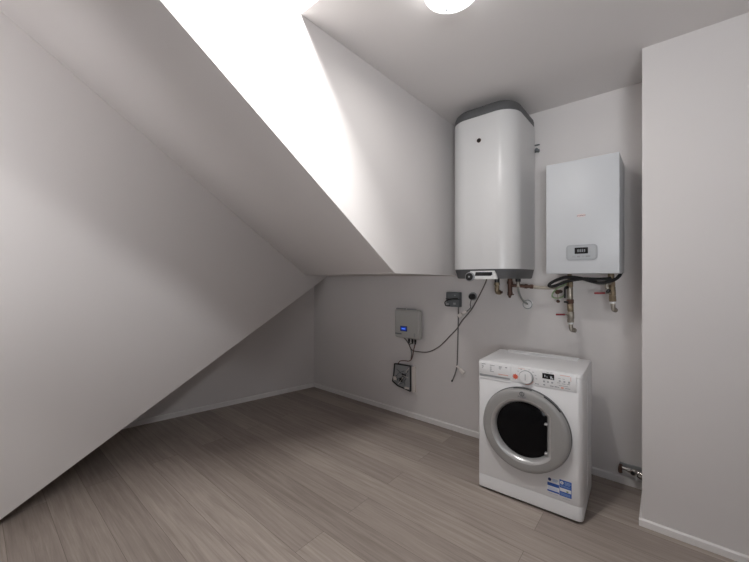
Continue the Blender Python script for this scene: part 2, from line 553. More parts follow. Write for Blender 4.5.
# control panel on the lower cap: a white wedge, a black slot and a knob
ypl = fy + 0.012
cp = hpart(MB().poly_prism([(-1.105, ypl, 1.392), (-0.889, ypl, 1.392), (-0.897, ypl, 1.42), (-0.912, ypl, 1.452), (-1.085, ypl, 1.450), (-1.105, ypl, 1.43)], (0, -0.020, 0)), 'control_panel', M['white'])
hpart(MB().poly_prism([(-1.052, ypl - 0.020, 1.416), (-0.935, ypl - 0.020, 1.416), (-0.922, ypl - 0.020, 1.424), (-0.924, ypl - 0.020, 1.442), (-1.045, ypl - 0.020, 1.443)], (0, -0.002, 0)), 'display_slot', M['screen'], cp)
kb = hpart(MB().lathe([(0.034, 0), (0.034, 0.014), (0.030, 0.018), (0.028, 0.018)], (-1.087, ypl - 0.018, 1.409), (0, -1, 0), 36), 'knob', M['midgray'], cp)
hpart(MB().lathe([(0.0275, 0), (0.0275, 0.0195), (0.02, 0.022), (0.006, 0.022)], (-1.087, ypl - 0.018, 1.409), (0, -1, 0), 32), 'knob_face', M['black'], cp)
hpart(MB().lathe([(0.006, 0), (0.006, 0.0235)], (-1.087, ypl - 0.018, 1.409), (0, -1, 0), 16), 'knob_centre', M['lightgray'], cp)
hpart(MB().box(-0.80, -0.742, YA - 0.022, YA - 0.004, 2.385, 2.405, 0.002)
      .cyl((-0.752, YA - 0.06, 2.393), (-0.752, YA - 0.004, 2.393), 0.011, 8), 'wall_bracket', M['slate'])
hpart(MB().box(-0.80, -0.742, YA - 0.018, YA - 0.004, 2.437, 2.445, 0.002), 'wall_bracket', M['slate'])

# fittings under the heater
def fitting(name, label, cat, loc, group=None):
    return thing(name, label, cat, loc, 0, group)
def part(mb, name, m, root, smooth=True):
    top = root
    while top.parent:
        top = top.parent
    return to_local(mb.build(name, m, root, smooth), top)

el = fitting('brass_elbow', 'dull brass elbow on a black collar under the heater, beside its control panel', 'pipe fitting', (-0.994, 2.66, 1.395))
part(MB().cyl((-0.994, 2.66, 1.366), (-0.994, 2.66, 1.396), 0.019, 20), 'collar', M['black'], el)
part(MB().lathe([(0.017, 0), (0.021, 0.004), (0.021, 0.022), (0.016, 0.028), (0.016, 0.05)], (-0.994, 2.66, 1.368), (0, 0, -1), 6).tube([(-0.994, 2.66, 1.335), (-0.993, 2.66, 1.30), (-0.985, 2.66, 1.288), (-0.966, 2.66, 1.290)], 0.018, 12), 'elbow_body', M['brass'], el)
part(MB().cyl((-0.969, 2.66, 1.290), (-0.953, 2.66, 1.291), 0.010, 14), 'outlet', M['copper'], el)

sv = fitting('safety_valve', 'brown copper safety valve with tee hanging under the water heater', 'valve', (-0.895, 2.66, 1.395))
part(MB().lathe([(0.018, 0), (0.018, 0.02), (0.022, 0.022), (0.022, 0.04), (0.017, 0.044), (0.017, 0.10), (0.019, 0.102), (0.019, 0.115)], (-0.895, 2.66, 1.396), (0, 0, -1), 20)
     .cyl((-0.895, 2.66, 1.343), (-0.862, 2.665, 1.343), 0.012, 14), 'valve_body', M['copper'], sv)
part(MB().lathe([(0.012, 0), (0.018, 0.004), (0.018, 0.016), (0.012, 0.02), (0.007, 0.036)], (-0.897, 2.66, 1.285), (0, 0, -1), 16).obox((-0.878, 2.65, 1.278), 0.03, 0.01, 0.01, Matrix.Rotation(0.2, 3, 'Y'), 0.002), 'drain_cap', M['copper'], sv)

sp = fitting('supply_pipe', 'short copper water pipe ending in a beige sleeve between heater and boiler', 'pipe', (-0.842, 2.68, 1.396))
part(MB().cyl((-0.842, 2.68, 1.372), (-0.842, 2.68, 1.397), 0.019, 20), 'collar', M['black'], sp)
part(MB().lathe([(0.014, 0), (0.014, 0.02), (0.018, 0.022), (0.018, 0.04), (0.014, 0.044)], (-0.842, 2.68, 1.372), (0, 0, -1), 14), 'riser', M['nickel'], sp)
part(MB().cyl((-0.866, 2.668, 1.343), (-0.745, 2.72, 1.335), 0.0125, 16).lathe([(0.017, 0), (0.017, 0.02)], (-0.80, 2.696, 1.3388), (0.121, 0.052, -0.008), 8).lathe([(0.016, 0), (0.016, 0.02)], (-0.765, 2.711, 1.3364), (0.121, 0.052, -0.008), 8), 'copper_run', M['copper'], sp)
part(MB().tube([(-0.75, 2.718, 1.335), (-0.70, 2.735, 1.329), (-0.655, 2.75, 1.328), (-0.63, 2.80, 1.329), (-0.628, YA - 0.001, 1.329)], 0.0125, 14), 'sleeve', M['beige'], sp)

hs = fitting('braided_hose', 'thin grey braided hose curving from heater pipe to a round wall plate', 'hose', (-0.842, 2.70, 1.325))
part(MB().tube([(-0.842, 2.684, 1.331), (-0.845, 2.70, 1.305), (-0.844, 2.72, 1.278), (-0.844, 2.78, 1.237), (-0.839, 2.84, 1.207), (-0.832, 2.878, 1.193)], 0.0075, 10), 'hose', M['hose'], hs)
part(MB().lathe([(0.040, 0), (0.040, 0.003), (0.030, 0.010), (0.016, 0.012)], (-0.832, YA, 1.190), (0, -1, 0), 28), 'wall_rosette', M['white'], hs)
part(MB().tube([(-0.832 + 0.034 * math.cos(a * PI / 12), YA - 0.008, 1.190 + 0.034 * math.sin(a * PI / 12)) for a in range(25)], 0.004, 6, 1), 'rosette_rim', M['midgray'], hs)

# ------------------------------------------------------------------ boiler
bo = thing('gas_boiler', 'plain white wall boiler with small grey control panel near the pier', 'boiler', (-0.411, YA, 1.428))
bf = 2.548
part(MB().box(-0.616, -0.206, bf, YA - 0.002, 1.428, 2.167, 0.005, 2), 'casing', M['boiler'], bo)
pb = part(MB().box(-0.492, -0.320, bf - 0.006, bf + 0.002, 1.517, 1.613, 0.0, 1), 'tmp', M['lightgray'], bo)
bpy.data.objects.remove(pb, do_unlink=True)
def rrect(x0, x1, z0, z1, r, y, dy, n=6):
    P = []
    for (cx_, cz, a0) in ((x1 - r, z1 - r, 0), (x0 + r, z1 - r, 90), (x0 + r, z0 + r, 180), (x1 - r, z0 + r, 270)):
        for k in range(n + 1):
            a = math.radians(a0 + 90 * k / n)
            P.append((cx_ + r * math.cos(a), y, cz + r * math.sin(a)))
    return MB().poly_prism(P, (0, dy, 0))
bp_ = part(rrect(-0.492, -0.320, 1.516, 1.614, 0.018, bf, -0.007), 'control_panel', M['lightgray'], bo)
part(rrect(-0.484, -0.328, 1.523, 1.607, 0.014, bf - 0.007, -0.0015), 'panel_inset', mat('panel_face', (0.455, 0.475, 0.495), 0.4, noise=0.01, nscale=40), bp_)
part(rrect(-0.443, -0.369, 1.556, 1.596, 0.003, bf - 0.0085, -0.002), 'display', M['screen'], bp_)
dm = MB()
for i in range(4):
    dm.box(-0.427 + i * 0.012, -0.420 + i * 0.012, bf - 0.0113, bf - 0.0104, 1.567, 1.584)
part(dm, 'display_readout', M['print'], bp_, False)
for i, (x, w) in enumerate(((-0.447, 0.020), (-0.421, 0.018), (-0.396, 0.016), (-0.369, 0.026))):
    part(rrect(x - w / 2, x + w / 2, 1.533, 1.544, 0.005, bf - 0.0085, -0.002), 'panel_button', M['midgray'] if i % 2 else M['lightgray'], bp_)
lg = part(rrect(-0.431, -0.384, 1.793, 1.812, 0.006, bf, -0.0008), 'maker_badge', mat('badge_pink', (0.72, 0.62, 0.62), 0.4, noise=0.02, nscale=40), bo)
bt = text_part('badge_lettering', 'protherm', 0.0125, (-0.4075, bf - 0.0012, 1.8025), mat('badge_dark_red', (0.14, 0.03, 0.03), 0.5, noise=0.05, nscale=40), lg)
to_local(bt, bo)

# valves under the boiler
def ball_valve(name, label, x, y, top, segs, lever, tail, root_loc):
    r = thing(name, label, 'valve', root_loc, 0, 'shut-off valves under the boiler')
    for nm, z0, z1, rad, m, n in segs:
        part(MB().lathe([(rad * 0.86, 0), (rad, (z0 - z1) * 0.12), (rad, (z0 - z1) * 0.88), (rad * 0.86, z0 - z1)], (x(z0), y, z0), (x(z1) - x(z0), 0, z1 - z0), n), nm, m, r)
    part(MB().tube(tail, 0.013, 14).cyl(tail[-1], Vector(tail[-1]) + (Vector(tail[-1]) - Vector(tail[-2])).normalized() * 0.012, 0.016, 14), 'tail_elbow', M['nickel'], r)
    lv = part(MB().cyl(lever[0], lever[1], 0.005, 10), 'lever_stem', M['nickel'], r)
    a, b_ = Vector(lever[1]), Vector(lever[2])
    d = (b_ - a).normalized()
    R = Matrix((d, d.cross(Vector((0, 0, 1))).normalized() * -1, Vector((0, 0, 1)))).transposed()
    part(MB().obox((a + b_) / 2, (b_ - a).length, 0.012, 0.013, R, 0.004, 2), 'lever_handle', M['red'], r)
    return r
xa = lambda z: -0.502 + (1.428 - z) * 0.020
v1 = ball_valve('ball_valve', 'longer brass valve stack with low red lever hanging under the boiler', xa, 2.70, 1.428,
    [('boiler_nipple', 1.43, 1.372, 0.014, M['brass'], 16), ('union_nut', 1.375, 1.335, 0.022, M['brass'], 6), ('filter_body', 1.337, 1.25, 0.019, M['nickel'], 18),
     ('union_nut', 1.252, 1.222, 0.024, M['copper'], 6), ('middle_body', 1.224, 1.165, 0.020, M['brass'], 18), ('valve_body', 1.168, 1.115, 0.023, M['nickel'], 8), ('gland_nut', 1.117, 1.092, 0.0225, M['nickel'], 6),
     ('white_gasket', 1.093, 1.079, 0.017, M['white'], 18)],
    [(-0.497, 2.69, 1.146), (-0.524, 2.672, 1.147), (-0.580, 2.660, 1.144)],
    [(-0.494, 2.70, 1.08), (-0.493, 2.70, 1.055), (-0.490, 2.702, 1.040), (-0.480, 2.714, 1.038)], (-0.502, 2.70, 1.03))
part(MB().cyl((-0.500, 2.70, 1.338), (-0.521, 2.675, 1.332), 0.010, 12).box(-0.532, -0.520, 2.668, 2.680, 1.26, 1.335, 0.003), 'test_valve', M['black'], v1)
part(MB().box(-0.533, -0.506, 2.672, 2.690, 1.228, 1.240, 0.003), 'drain_tap', M['black'], v1)
xb = lambda z: -0.264 + (1.428 - z) * 0.055
v2 = ball_valve('ball_valve', 'shorter brass valve with high red lever under the boiler, next to the pier', xb, 2.70, 1.428,
    [('boiler_nipple', 1.43, 1.385, 0.018, M['brass'], 16), ('union_nut', 1.387, 1.345, 0.022, M['brass'], 6), ('valve_body', 1.347, 1.285, 0.020, M['brass'], 8), ('gland_nut', 1.287, 1.247, 0.0215, M['brass'], 6),
     ('white_gasket', 1.248, 1.234, 0.018, M['white'], 18)],
    [(-0.258, 2.69, 1.30), (-0.292, 2.672, 1.302), (-0.352, 2.66, 1.300)],
    [(-0.254, 2.70, 1.235), (-0.252, 2.70, 1.21), (-0.251, 2.704, 1.198), (-0.247, 2.716, 1.194)], (-0.264, 2.70, 1.19))
part(MB().cyl((-0.258, 2.70, 1.37), (-0.281, 2.672, 1.366), 0.014, 14).tube([(-0.279, 2.672, 1.37), (-0.284, 2.668, 1.35), (-0.280, 2.668, 1.33)], 0.010, 10), 'side_outlet', M['nickel'], v2)
part(MB().lathe([(0.010, 0), (0.010, 0.02), (0.006, 0.026)], (-0.270, 2.68, 1.325), (-0.5, -0.3, -0.8), 12), 'vent_plug', M['black'], v2)

bc = MB().tube([(-0.214, 2.74, 1.434), (-0.222, 2.72, 1.412), (-0.242, 2.68, 1.390), (-0.278, 2.66, 1.374), (-0.321, 2.655, 1.368), (-0.366, 2.655, 1.378), (-0.436, 2.655, 1.40), (-0.51, 2.66, 1.405), (-0.562, 2.665, 1.392), (-0.612, 2.675, 1.366), (-0.628, 2.68, 1.347), (-0.613, 2.685, 1.339), (-0.562, 2.672, 1.355), (-0.50, 2.66, 1.380), (-0.422, 2.655, 1.394), (-0.344, 2.655, 1.392), (-0.284, 2.66, 1.394), (-0.262, 2.672, 1.40)], 0.0105, 10).build('black_cable', M['rubber'])
tag(bc, 'loose loop of thick black cable slung under the boiler', 'cable')
gw = MB().tube([(-0.515, 2.672, 1.362), (-0.551, 2.70, 1.343), (-0.594, 2.74, 1.321), (-0.628, 2.78, 1.283), (-0.632, 2.80, 1.261), (-0.606, 2.80, 1.251), (-0.566, 2.80, 1.263), (-0.558, 2.83, 1.285), (-0.57, YA, 1.298)], 0.0055, 8).build('earth_wire', M['green'])
tag(gw, 'pale green earth wire drooping from the longer valve to the wall', 'wire')
dv = thing('drain_stub', 'tiny reddish drain stub with hanging knob on the wall below the boiler', 'pipe fitting', (-0.595, YA, 1.30))
part(MB().cyl((-0.597, YA, 1.298), (-0.597, 2.79, 1.298), 0.014, 14).cyl((-0.597, 2.80, 1.298), (-0.597, 2.785, 1.298), 0.018, 6), 'stub_body', M['copper'], dv)
part(MB().cyl((-0.597, 2.795, 1.296), (-0.594, 2.795, 1.235), 0.004, 8), 'stem', M['nickel'], dv)
part(MB().lathe([(0.004, 0), (0.012, 0.006), (0.013, 0.016), (0.006, 0.022)], (-0.594, 2.795, 1.240), (0, 0, -1), 14), 'knob', M['copper'], dv)

# ------------------------------------------------------------------ washing machine
MW, MD, MH = 0.603, 0.440, 0.853
wm = thing('washing_machine', 'white front-loading washing machine with silver door ring standing on the floor', 'washing machine', (-0.95, 2.208, 0), math.radians(2.5))
def wp(mb, name, m, parent=wm, smooth=True, angle=35):
    return mb.build(name, m, parent, smooth, angle)
# body: front edges softly rounded
def msec(z, inset=0.0, r=0.028, y0=0.0, y1=MD):
    P = []
    for (px, py, a0, q) in ((MW - inset - r, y0 + inset + r, -90, r), (MW - inset - 0.01, y1 - 0.01, 0, 0.01), (inset + 0.01, y1 - 0.01, 90, 0.01), (inset + 0.012, y0 + inset + 0.012, 180, 0.012)):
        for k in range(7):
            a = math.radians(a0 + 90 * k / 6)
            P.append((px + q * math.cos(a), py + q * math.sin(a), z))
    return P
wp(MB().loft([msec(0.100, 0.001), msec(0.103, 0.0), msec(0.823, 0.0), msec(0.826, 0.002)]), 'cabinet', M['washer'])
wp(MB().loft([msec(0.014, 0.006), msec(0.018, 0.001), msec(0.094, 0.0), msec(0.0985, 0.002)]), 'kick_panel', M['washer'])
tp = MB().loft([msec(0.826, 0.002), msec(0.829, 0.0), msec(0.846, 0.001), msec(0.851, 0.003), msec(MH, 0.007)])
wp(tp, 'top_panel', M['washer'])
wp(MB().box(0.075, 0.535, MD - 0.075, MD - 0.062, MH - 0.001, MH + 0.006, 0.002), 'top_ridge', M['washer'])
wp(MB().box(0.075, 0.535, MD - 0.03, MD - 0.012, MH - 0.001, MH + 0.009, 0.003), 'top_ridge', M['washer'])
wp(MB().box(MW - 0.002, MW + 0.003, 0.20, 0.26, 0.13, 0.80, 0.002).box(MW - 0.002, MW + 0.003, 0.32, 0.345, 0.13, 0.80, 0.002), 'side_ribs', M['washer'])
for x in (0.05, MW - 0.05):
    for y in (0.05, MD - 0.05):
        wp(MB().lathe([(0.020, 0), (0.020, 0.008), (0.012, 0.009), (0.012, 0.0145)], (x, y, 0.0), (0, 0, 1), 16), 'foot', M['rubber'])
# control panel and drawer
cpn = wp(MB().box(0.214, 0.572, -0.004, 0.004, 0.748, 0.843, 0.003, 2), 'control_panel', M['washer'])
dr = wp(MB().box(0.004, 0.211, -0.004, 0.006, 0.765, 0.843, 0.003, 2), 'detergent_drawer', M['washer'])
hd = MB()
hd.poly_prism([(0.008, -0.0045, 0.752), (0.205, -0.0045, 0.757), (0.207, -0.0045, 0.762), (0.202, -0.0045, 0.7655), (0.012, -0.0045, 0.7655)], (0, -0.0015, 0))
wp(hd, 'handle_recess_shade', M['midgray'], dr)  # flat grey strip standing in for the shade inside the grip recess
wp(MB().box(0.010, 0.205, -0.0045, 0.004, 0.735, 0.748, 0.003, 2), 'drawer_lip', M['washer'], dr)
# dial
dl = wp(MB().lathe([(0.042, 0), (0.042, 0.004), (0.0395, 0.006)], (0.302, -0.004, 0.790), (0, -1, 0), 44), 'program_dial', M['midgray'], cpn)
wp(MB().lathe([(0.038, 0.0), (0.038, 0.016), (0.034, 0.021), (0.006, 0.022)], (0.302, -0.004, 0.790), (0, -1, 0), 44), 'dial_knob', M['washer'], dl)
wp(MB().box(0.299, 0.3035, -0.0275, -0.024, 0.775, 0.812, 0.001), 'dial_pointer', M['lightgray'], dl)
arc = []
for k in range(13):
    a = math.radians(-95 + 70 * k / 12)
    arc.append((0.302 + 0.0445 * math.cos(a), -0.0055, 0.790 + 0.0445 * math.sin(a)))
wp(MB().tube(arc, 0.002, 6, 2), 'dial_arc', M['orange'], cpn)
st = []
for k in range(16):
    a = 2 * PI * k / 16
    rr_ = 0.019 if k % 2 == 0 else 0.0125
    st.append((0.238 + rr_ * math.cos(a), -0.004, 0.783 + rr_ * math.sin(a)))
wp(MB().poly_prism(st, (0, -0.001, 0)), 'star_mark', M['star'], cpn, False)
ds = wp(MB().box(0.393, 0.457, -0.006, -0.003, 0.800, 0.832, 0.001), 'display', M['screen'], cpn)
wp(MB().box(0.405, 0.409, -0.0066, -0.0058, 0.811, 0.823).box(0.414, 0.424, -0.0066, -0.0058, 0.811, 0.813).box(0.436, 0.446, -0.0066, -0.0058, 0.806, 0.819).box(0.446, 0.452, -0.0066, -0.0058, 0.803, 0.810), 'display_icons', M['digits'], ds, False)
for x, z in ((0.402, 0.783), (0.424, 0.783), (0.446, 0.783), (0.486, 0.800), (0.510, 0.800), (0.534, 0.800)):
    wp(MB().lathe([(0.0055, 0), (0.0055, 0.002), (0.004, 0.003)], (x, -0.004, z), (0, -1, 0), 14), 'panel_button', M['lightgray'], cpn)
# printing on the panel: small grey and orange lines of lettering
random.seed(4)
pg = MB()
def line(mb, x, z, w, h=0.003, y=-0.0041):
    mb.box(x, x + w, y - 0.0005, y, z - h / 2, z + h / 2)
for i, z in enumerate((0.832, 0.822, 0.815, 0.807)):
    line(pg, 0.024, z, (0.026, 0.012, 0.014, 0.010)[i], 0.0035)
for i, z in enumerate((0.830, 0.818, 0.811, 0.804, 0.797, 0.790)):
    line(pg, 0.078, z, (0.030, 0.012, 0.010, 0.012, 0.010, 0.026)[i], 0.003)
for i, z in enumerate((0.829, 0.822, 0.815)):
    line(pg, 0.136, z, (0.020, 0.016, 0.012)[i], 0.003)
line(pg, 0.176, 0.829, 0.012, 0.006)
wp(pg, 'drawer_print', M['print'], dr, False)
og = MB()
line(og, 0.132, 0.780, 0.062, 0.004)
wp(og, 'drawer_title', M['orange'], dr, False)
pg = MB()
for a in range(0, 360, 24):
    if 250 < a < 340:
        continue
    x, z = 0.302 + 0.058 * math.cos(math.radians(a)), 0.790 + 0.050 * math.sin(math.radians(a))
    if z < 0.839 and z > 0.752 and not (0.21 < x < 0.262 and z < 0.805):
        line(pg, x - 0.005, z, 0.010, 0.0024)
line(pg, 0.352, 0.760, 0.022, 0.0045)
for x, w, h in ((0.398, 0.010, 0.006), (0.434, 0.020, 0.004), (0.459, 0.014, 0.005), (0.514, 0.026, 0.003), (0.40, 0.009, 0.004), (0.474, 0.010, 0.003)):
    line(pg, x, 0.762, w, h)
for x, z, w in ((0.476, 0.815, 0.014), (0.500, 0.814, 0.012), (0.472, 0.788, 0.016), (0.498, 0.786, 0.018), (0.522, 0.788, 0.016), (0.48, 0.774, 0.05), (0.415, 0.839, 0.012), (0.436, 0.839, 0.012)):
    line(pg, x, z, w, 0.0022)
wp(pg, 'panel_print', M['print'], cpn, False)
og = MB()
line(og, 0.488, 0.834, 0.05, 0.0028)
line(og, 0.492, 0.762, 0.014, 0.009)
og.box(0.5415, 0.5435, -0.0046, -0.0041, 0.806, 0.833)
line(og, 0.255, 0.838, 0.04, 0.002)
wp(og, 'panel_print', M['orange'], cpn, False)
# door: bulging silver ring with a straight handle side, dark bowl glass
DC = (0.294, 0.0, 0.470)
def chord(r, a):
    # local frame of lathe about -Y: u = +/-X, handled through cos sign below
    c = math.cos(a) * SGN
    lim = max(0.128 + (r - 0.168) * 0.9, r * 0.76)
    if r < 0.2 and c > 0.01:
        return min(r, lim / c)
    return r
SGN = 1.0 if Vector((0, -1, 0)).cross(Vector((0, 0, 1))).x > 0 else -1.0
wp(MB().lathe([(0.2555, -0.002), (0.2555, 0.010), (0.251, 0.022), (0.244, 0.026)], DC, (0, -1, 0), 96, False, False), 'door_rim', M['graycap'])
rg = wp(MB().lathe([(0.2525, 0.012), (0.2525, 0.022), (0.249, 0.034), (0.246, 0.042), (0.239, 0.0465), (0.226, 0.0485), (0.196, 0.0475)], DC, (0, -1, 0), 96, False, False, chord), 'door_ring', M['silver'], None or wm)
wp(MB().lathe([(0.196, 0.0475), (0.190, 0.0455), (0.182, 0.041), (0.174, 0.032), (0.168, 0.018), (0.166, 0.010)], DC, (0, -1, 0), 96, False, False, chord), 'inner_lip', M['silverlip'], rg)
wp(MB().lathe([(0.1685, 0.014), (0.150, 0.021), (0.12, 0.026), (0.08, 0.030), (0.04, 0.032), (0.004, 0.033)], DC, (0, -1, 0), 96, False, True, chord), 'door_glass', M['glass'])
for z in (0.538, 0.366):
    wp(MB().box(DC[0] + 0.116, DC[0] + 0.134, -0.038, -0.014, z - 0.006, z + 0.006, 0.003), 'handle_tab', M['silverlip'], rg)
arcp = []
for k in range(15):
    a = math.radians(38 + 26 * k / 14)
    arcp.append((DC[0] + 0.2530 * math.cos(a), -0.026, DC[2] + 0.2530 * math.sin(a)))
wp(MB().tube(arcp, 0.0035, 6, 2), 'latch_print', M['black'], rg)
arcp = []
for k in range(15):
    a = math.radians(80 + 24 * k / 14)
    arcp.append((DC[0] + 0.2530 * math.cos(a), -0.024, DC[2] + 0.2530 * math.sin(a)))
wp(MB().tube(arcp, 0.0035, 6, 2), 'rim_print', M['black'], rg)
# emblem on the ring: circle with a stroke, lettering under it
emb = []
for k in range(25):
    a = math.radians(60 + 330 * k / 24)
    emb.append((0.288 + 0.012 * math.cos(a), -0.0490, 0.6960 + 0.012 * math.sin(a)))
wp(MB().tube(emb, 0.0023, 6, 1).box(0.2858, 0.2902, -0.0505, -0.047, 0.689, 0.698).box(0.2858, 0.2902, -0.0505, -0.047, 0.7005, 0.7040), 'ring_emblem', M['slate'], rg)
text_part('ring_lettering', 'INDESIT', 0.0135, (0.288, -0.0492, 0.6765), M['slate'], rg)
# labels
lb = wp(MB().box(0.418, 0.482, -0.0010, 0.001, 0.137, 0.222), 'energy_label', M['paper'], wm, False)
lt = MB().box(0.420, 0.482, -0.0014, -0.0009, 0.171, 0.190).box(0.420, 0.482, -0.0014, -0.0009, 0.137, 0.146)
wp(lt, 'label_band', M['blue'], lb, False)
wp(MB().lathe([(0.0095, 0.0009), (0.0095, 0.0014)], (0.432, 0, 0.208), (0, -1, 0), 24), 'label_emblem', M['navy'], lb)
lt = MB()
for z, w in ((0.214, 0.028), (0.208, 0.032), (0.202, 0.024)):
    line(lt, 0.446, z, w, 0.003, -0.0010)
for z in (0.163, 0.157, 0.152):
    line(lt, 0.424, z, 0.05, 0.0018, -0.0010)
wp(lt, 'label_lettering', M['lblue'], lb, False)
lb2 = wp(MB().box(0.484, 0.546, -0.0010, 0.001, 0.134, 0.226), 'energy_label', M['blue'], wm, False)
wp(MB().lathe([(0.0095, 0.0009), (0.0095, 0.0014)], (0.496, 0, 0.210), (0, -1, 0), 24), 'label_emblem', M['paper'], lb2)
text_part('label_numeral', '6', 0.014, (0.496, -0.0014, 0.210), M['blue'], lb2)
lt = MB()
for z, w in ((0.217, 0.030), (0.210, 0.032), (0.203, 0.026)):
    line(lt, 0.510, z, w, 0.003, -0.0010)
for z in (0.193, 0.188, 0.151, 0.146, 0.141):
    line(lt, 0.488, z, 0.052, 0.0016, -0.0010)
wp(lt, 'label_lettering', M['lblue'], lb2, False)
wp(MB().box(0.486, 0.544, -0.0014, -0.0009, 0.160, 0.180), 'label_band', M['paper'], lb2, False)
wp(MB().box(0.520, 0.530, -0.0018, -0.0013, 0.162, 0.170), 'label_spot', mat('label_green', (0.25, 0.33, 0.12), 0.5, noise=0.05, nscale=40), lb2, False)
lt = MB()
line(lt, 0.426, 0.126, 0.05, 0.0014, -0.0001)
line(lt, 0.50, 0.121, 0.04, 0.0014, -0.0001)
wp(lt, 'fine_print', M['lightgray'], wm, False)

# ------------------------------------------------------------------ electrical fittings on the wall
iv = thing('inverter_box', 'pale grey electronics box with blue lit screen on the back wall', 'inverter', (-1.99, YA, 0.80))
fyv = YA - 0.075
part(MB().box(-2.105, -1.805, fyv, YA - 0.012, 0.797, 1.084, 0.022, 3), 'casing', M['inverter'], iv)
part(MB().box(-2.06, -1.87, YA - 0.014, YA, 0.83, 1.07, 0.003), 'mounting_plate', M['midgray'], iv)
part(MB().box(-2.10, -1.985, fyv + 0.02, fyv + 0.04, 1.082, 1.094, 0.003).box(-1.965, -1.86, fyv + 0.02, fyv + 0.04, 1.082, 1.094, 0.003), 'top_fins', M['midgray'], iv)
sc_ = part(MB().box(-2.030, -1.948, fyv - 0.003, fyv + 0.004, 0.868, 0.920, 0.002), 'screen_bezel', M['bezel'], iv)
part(MB().box(-2.020, -1.957, fyv - 0.0045, fyv - 0.002, 0.876, 0.911), 'screen', M['lcd'], sc_, False)
part(MB().box(-2.010, -1.968, fyv - 0.0055, fyv - 0.004, 0.889, 0.897), 'screen_text', M['lcdtext'], sc_, False)
im = MB()
for i in range(9):
    im.box(-2.094 + i * 0.009, -2.094 + i * 0.009 + (0.006 if i % 3 else 0.0075), fyv - 0.0008, fyv + 0.001, 0.833, 0.845)
part(im, 'maker_print', M['slate'], iv, False)
im = MB()
for z in (0.822, 0.832, 0.842, 0.852):
    im.box(-1.868, -1.853, fyv - 0.0008, fyv + 0.001, z, z + 0.005)
part(im, 'rating_print', M['print'], iv, False)
for x in (-1.945, -1.905, -1.872):
    part(MB().lathe([(0.011, 0), (0.011, 0.03), (0.008, 0.036), (0.008, 0.052)], (x, YA - 0.045, 0.80), (0, 0, -1), 12), 'cable_gland', M['black'], iv)

jb = thing('open_terminal_box', 'open wall terminal box full of loose wires below the lit electronics box', 'terminal box', (-2.02, YA, 0.39))
part(MB().poly_prism([(-2.128, YA, 0.515), (-1.935, YA, 0.522), (-1.930, YA, 0.270), (-2.08, YA, 0.292), (-2.145, YA, 0.33)], (0, -0.035, 0)), 'back_tray', M['midgray'], jb, False)
fr = MB()
pp = [(-2.128, 0.515), (-1.935, 0.522), (-1.930, 0.270), (-2.09, 0.296), (-2.155, 0.330), (-2.14, 0.40)]
for i in range(len(pp)):
    a, b_ = pp[i], pp[(i + 1) % len(pp)]
    fr.tube([(a[0], YA - 0.04, a[1]), (b_[0], YA - 0.04, b_[1])], 0.0065, 8, 1)
part(fr, 'tray_edge', M['black'], jb)
part(MB().box(-1.928, -1.888, YA - 0.03, YA, 0.262, 0.515, 0.004), 'lid_edge', M['offwhite'], jb)
random.seed(11)
for k in range(9):
    x0, z0 = random.uniform(-2.12, -1.95), random.uniform(0.30, 0.50)
    x1, z1 = random.uniform(-2.11, -1.95), random.uniform(0.31, 0.50)
    part(MB().tube([(x0, YA - 0.036, z0), ((x0 + x1) / 2 + random.uniform(-.03, .03), YA - 0.055, (z0 + z1) / 2 + random.uniform(-.02, .03)), (x1, YA - 0.038, z1)], 0.003, 6, 5), 'loose_wire', M['slate'] if k % 3 else M['offwhite'], jb)
part(MB().box(-2.06, -2.03, YA - 0.055, YA - 0.034, 0.345, 0.385, 0.003).box(-2.03, -1.99, YA - 0.05, YA - 0.034, 0.40, 0.43, 0.003), 'terminal_block', M['black'], jb)
part(MB().box(-2.14, -2.10, YA - 0.05, YA - 0.034, 0.35, 0.385, 0.003).box(-2.00, -1.95, YA - 0.05, YA - 0.034, 0.285, 0.305, 0.003), 'terminal_cover', M['offwhite'], jb)

lc = MB().tube([(-1.905, YA - 0.045, 0.755), (-1.941, 2.845, 0.732), (-1.921, 2.86, 0.682), (-1.867, 2.875, 0.671), (-1.749, 2.88, 0.683), (-1.624, 2.88, 0.753), (-1.504, 2.88, 0.874), (-1.443, 2.88, 0.939), (-1.394, 2.88, 1.015), (-1.299, 2.86, 1.118), (-1.202, 2.79, 1.235), (-1.103, 2.68, 1.344), (-1.058, 2.62, 1.396)], 0.0047, 10).build('long_cable', M['cablebrown'])
tag(lc, 'thin brown-grey cable sagging from lit electronics box up to the water heater', 'cable')
rw = MB().tube([(-1.872, YA - 0.045, 0.755), (-1.900, 2.86, 0.69), (-1.930, 2.872, 0.60), (-1.965, 2.872, 0.563), (-2.02, 2.872, 0.558), (-2.075, 2.866, 0.545), (-2.085, 2.850, 0.515)], 0.0045, 10).build('short_cable', M['cablered'])
tag(rw, 'short reddish cable dropping from lit electronics box into the open terminal box', 'cable')
w2 = MB().tube([(-2.02, YA - 0.04, 0.80), (-1.985, YA - 0.05, 0.785), (-1.955, 2.845, 0.745), (-1.938, 2.862, 0.69), (-1.936, 2.872, 0.64), (-1.942, 2.874, 0.585)], 0.005, 8).build('short_cable', M['cablegray'])
tag(w2, 'short dark grey cable curling from the underside of the lit electronics box', 'cable')

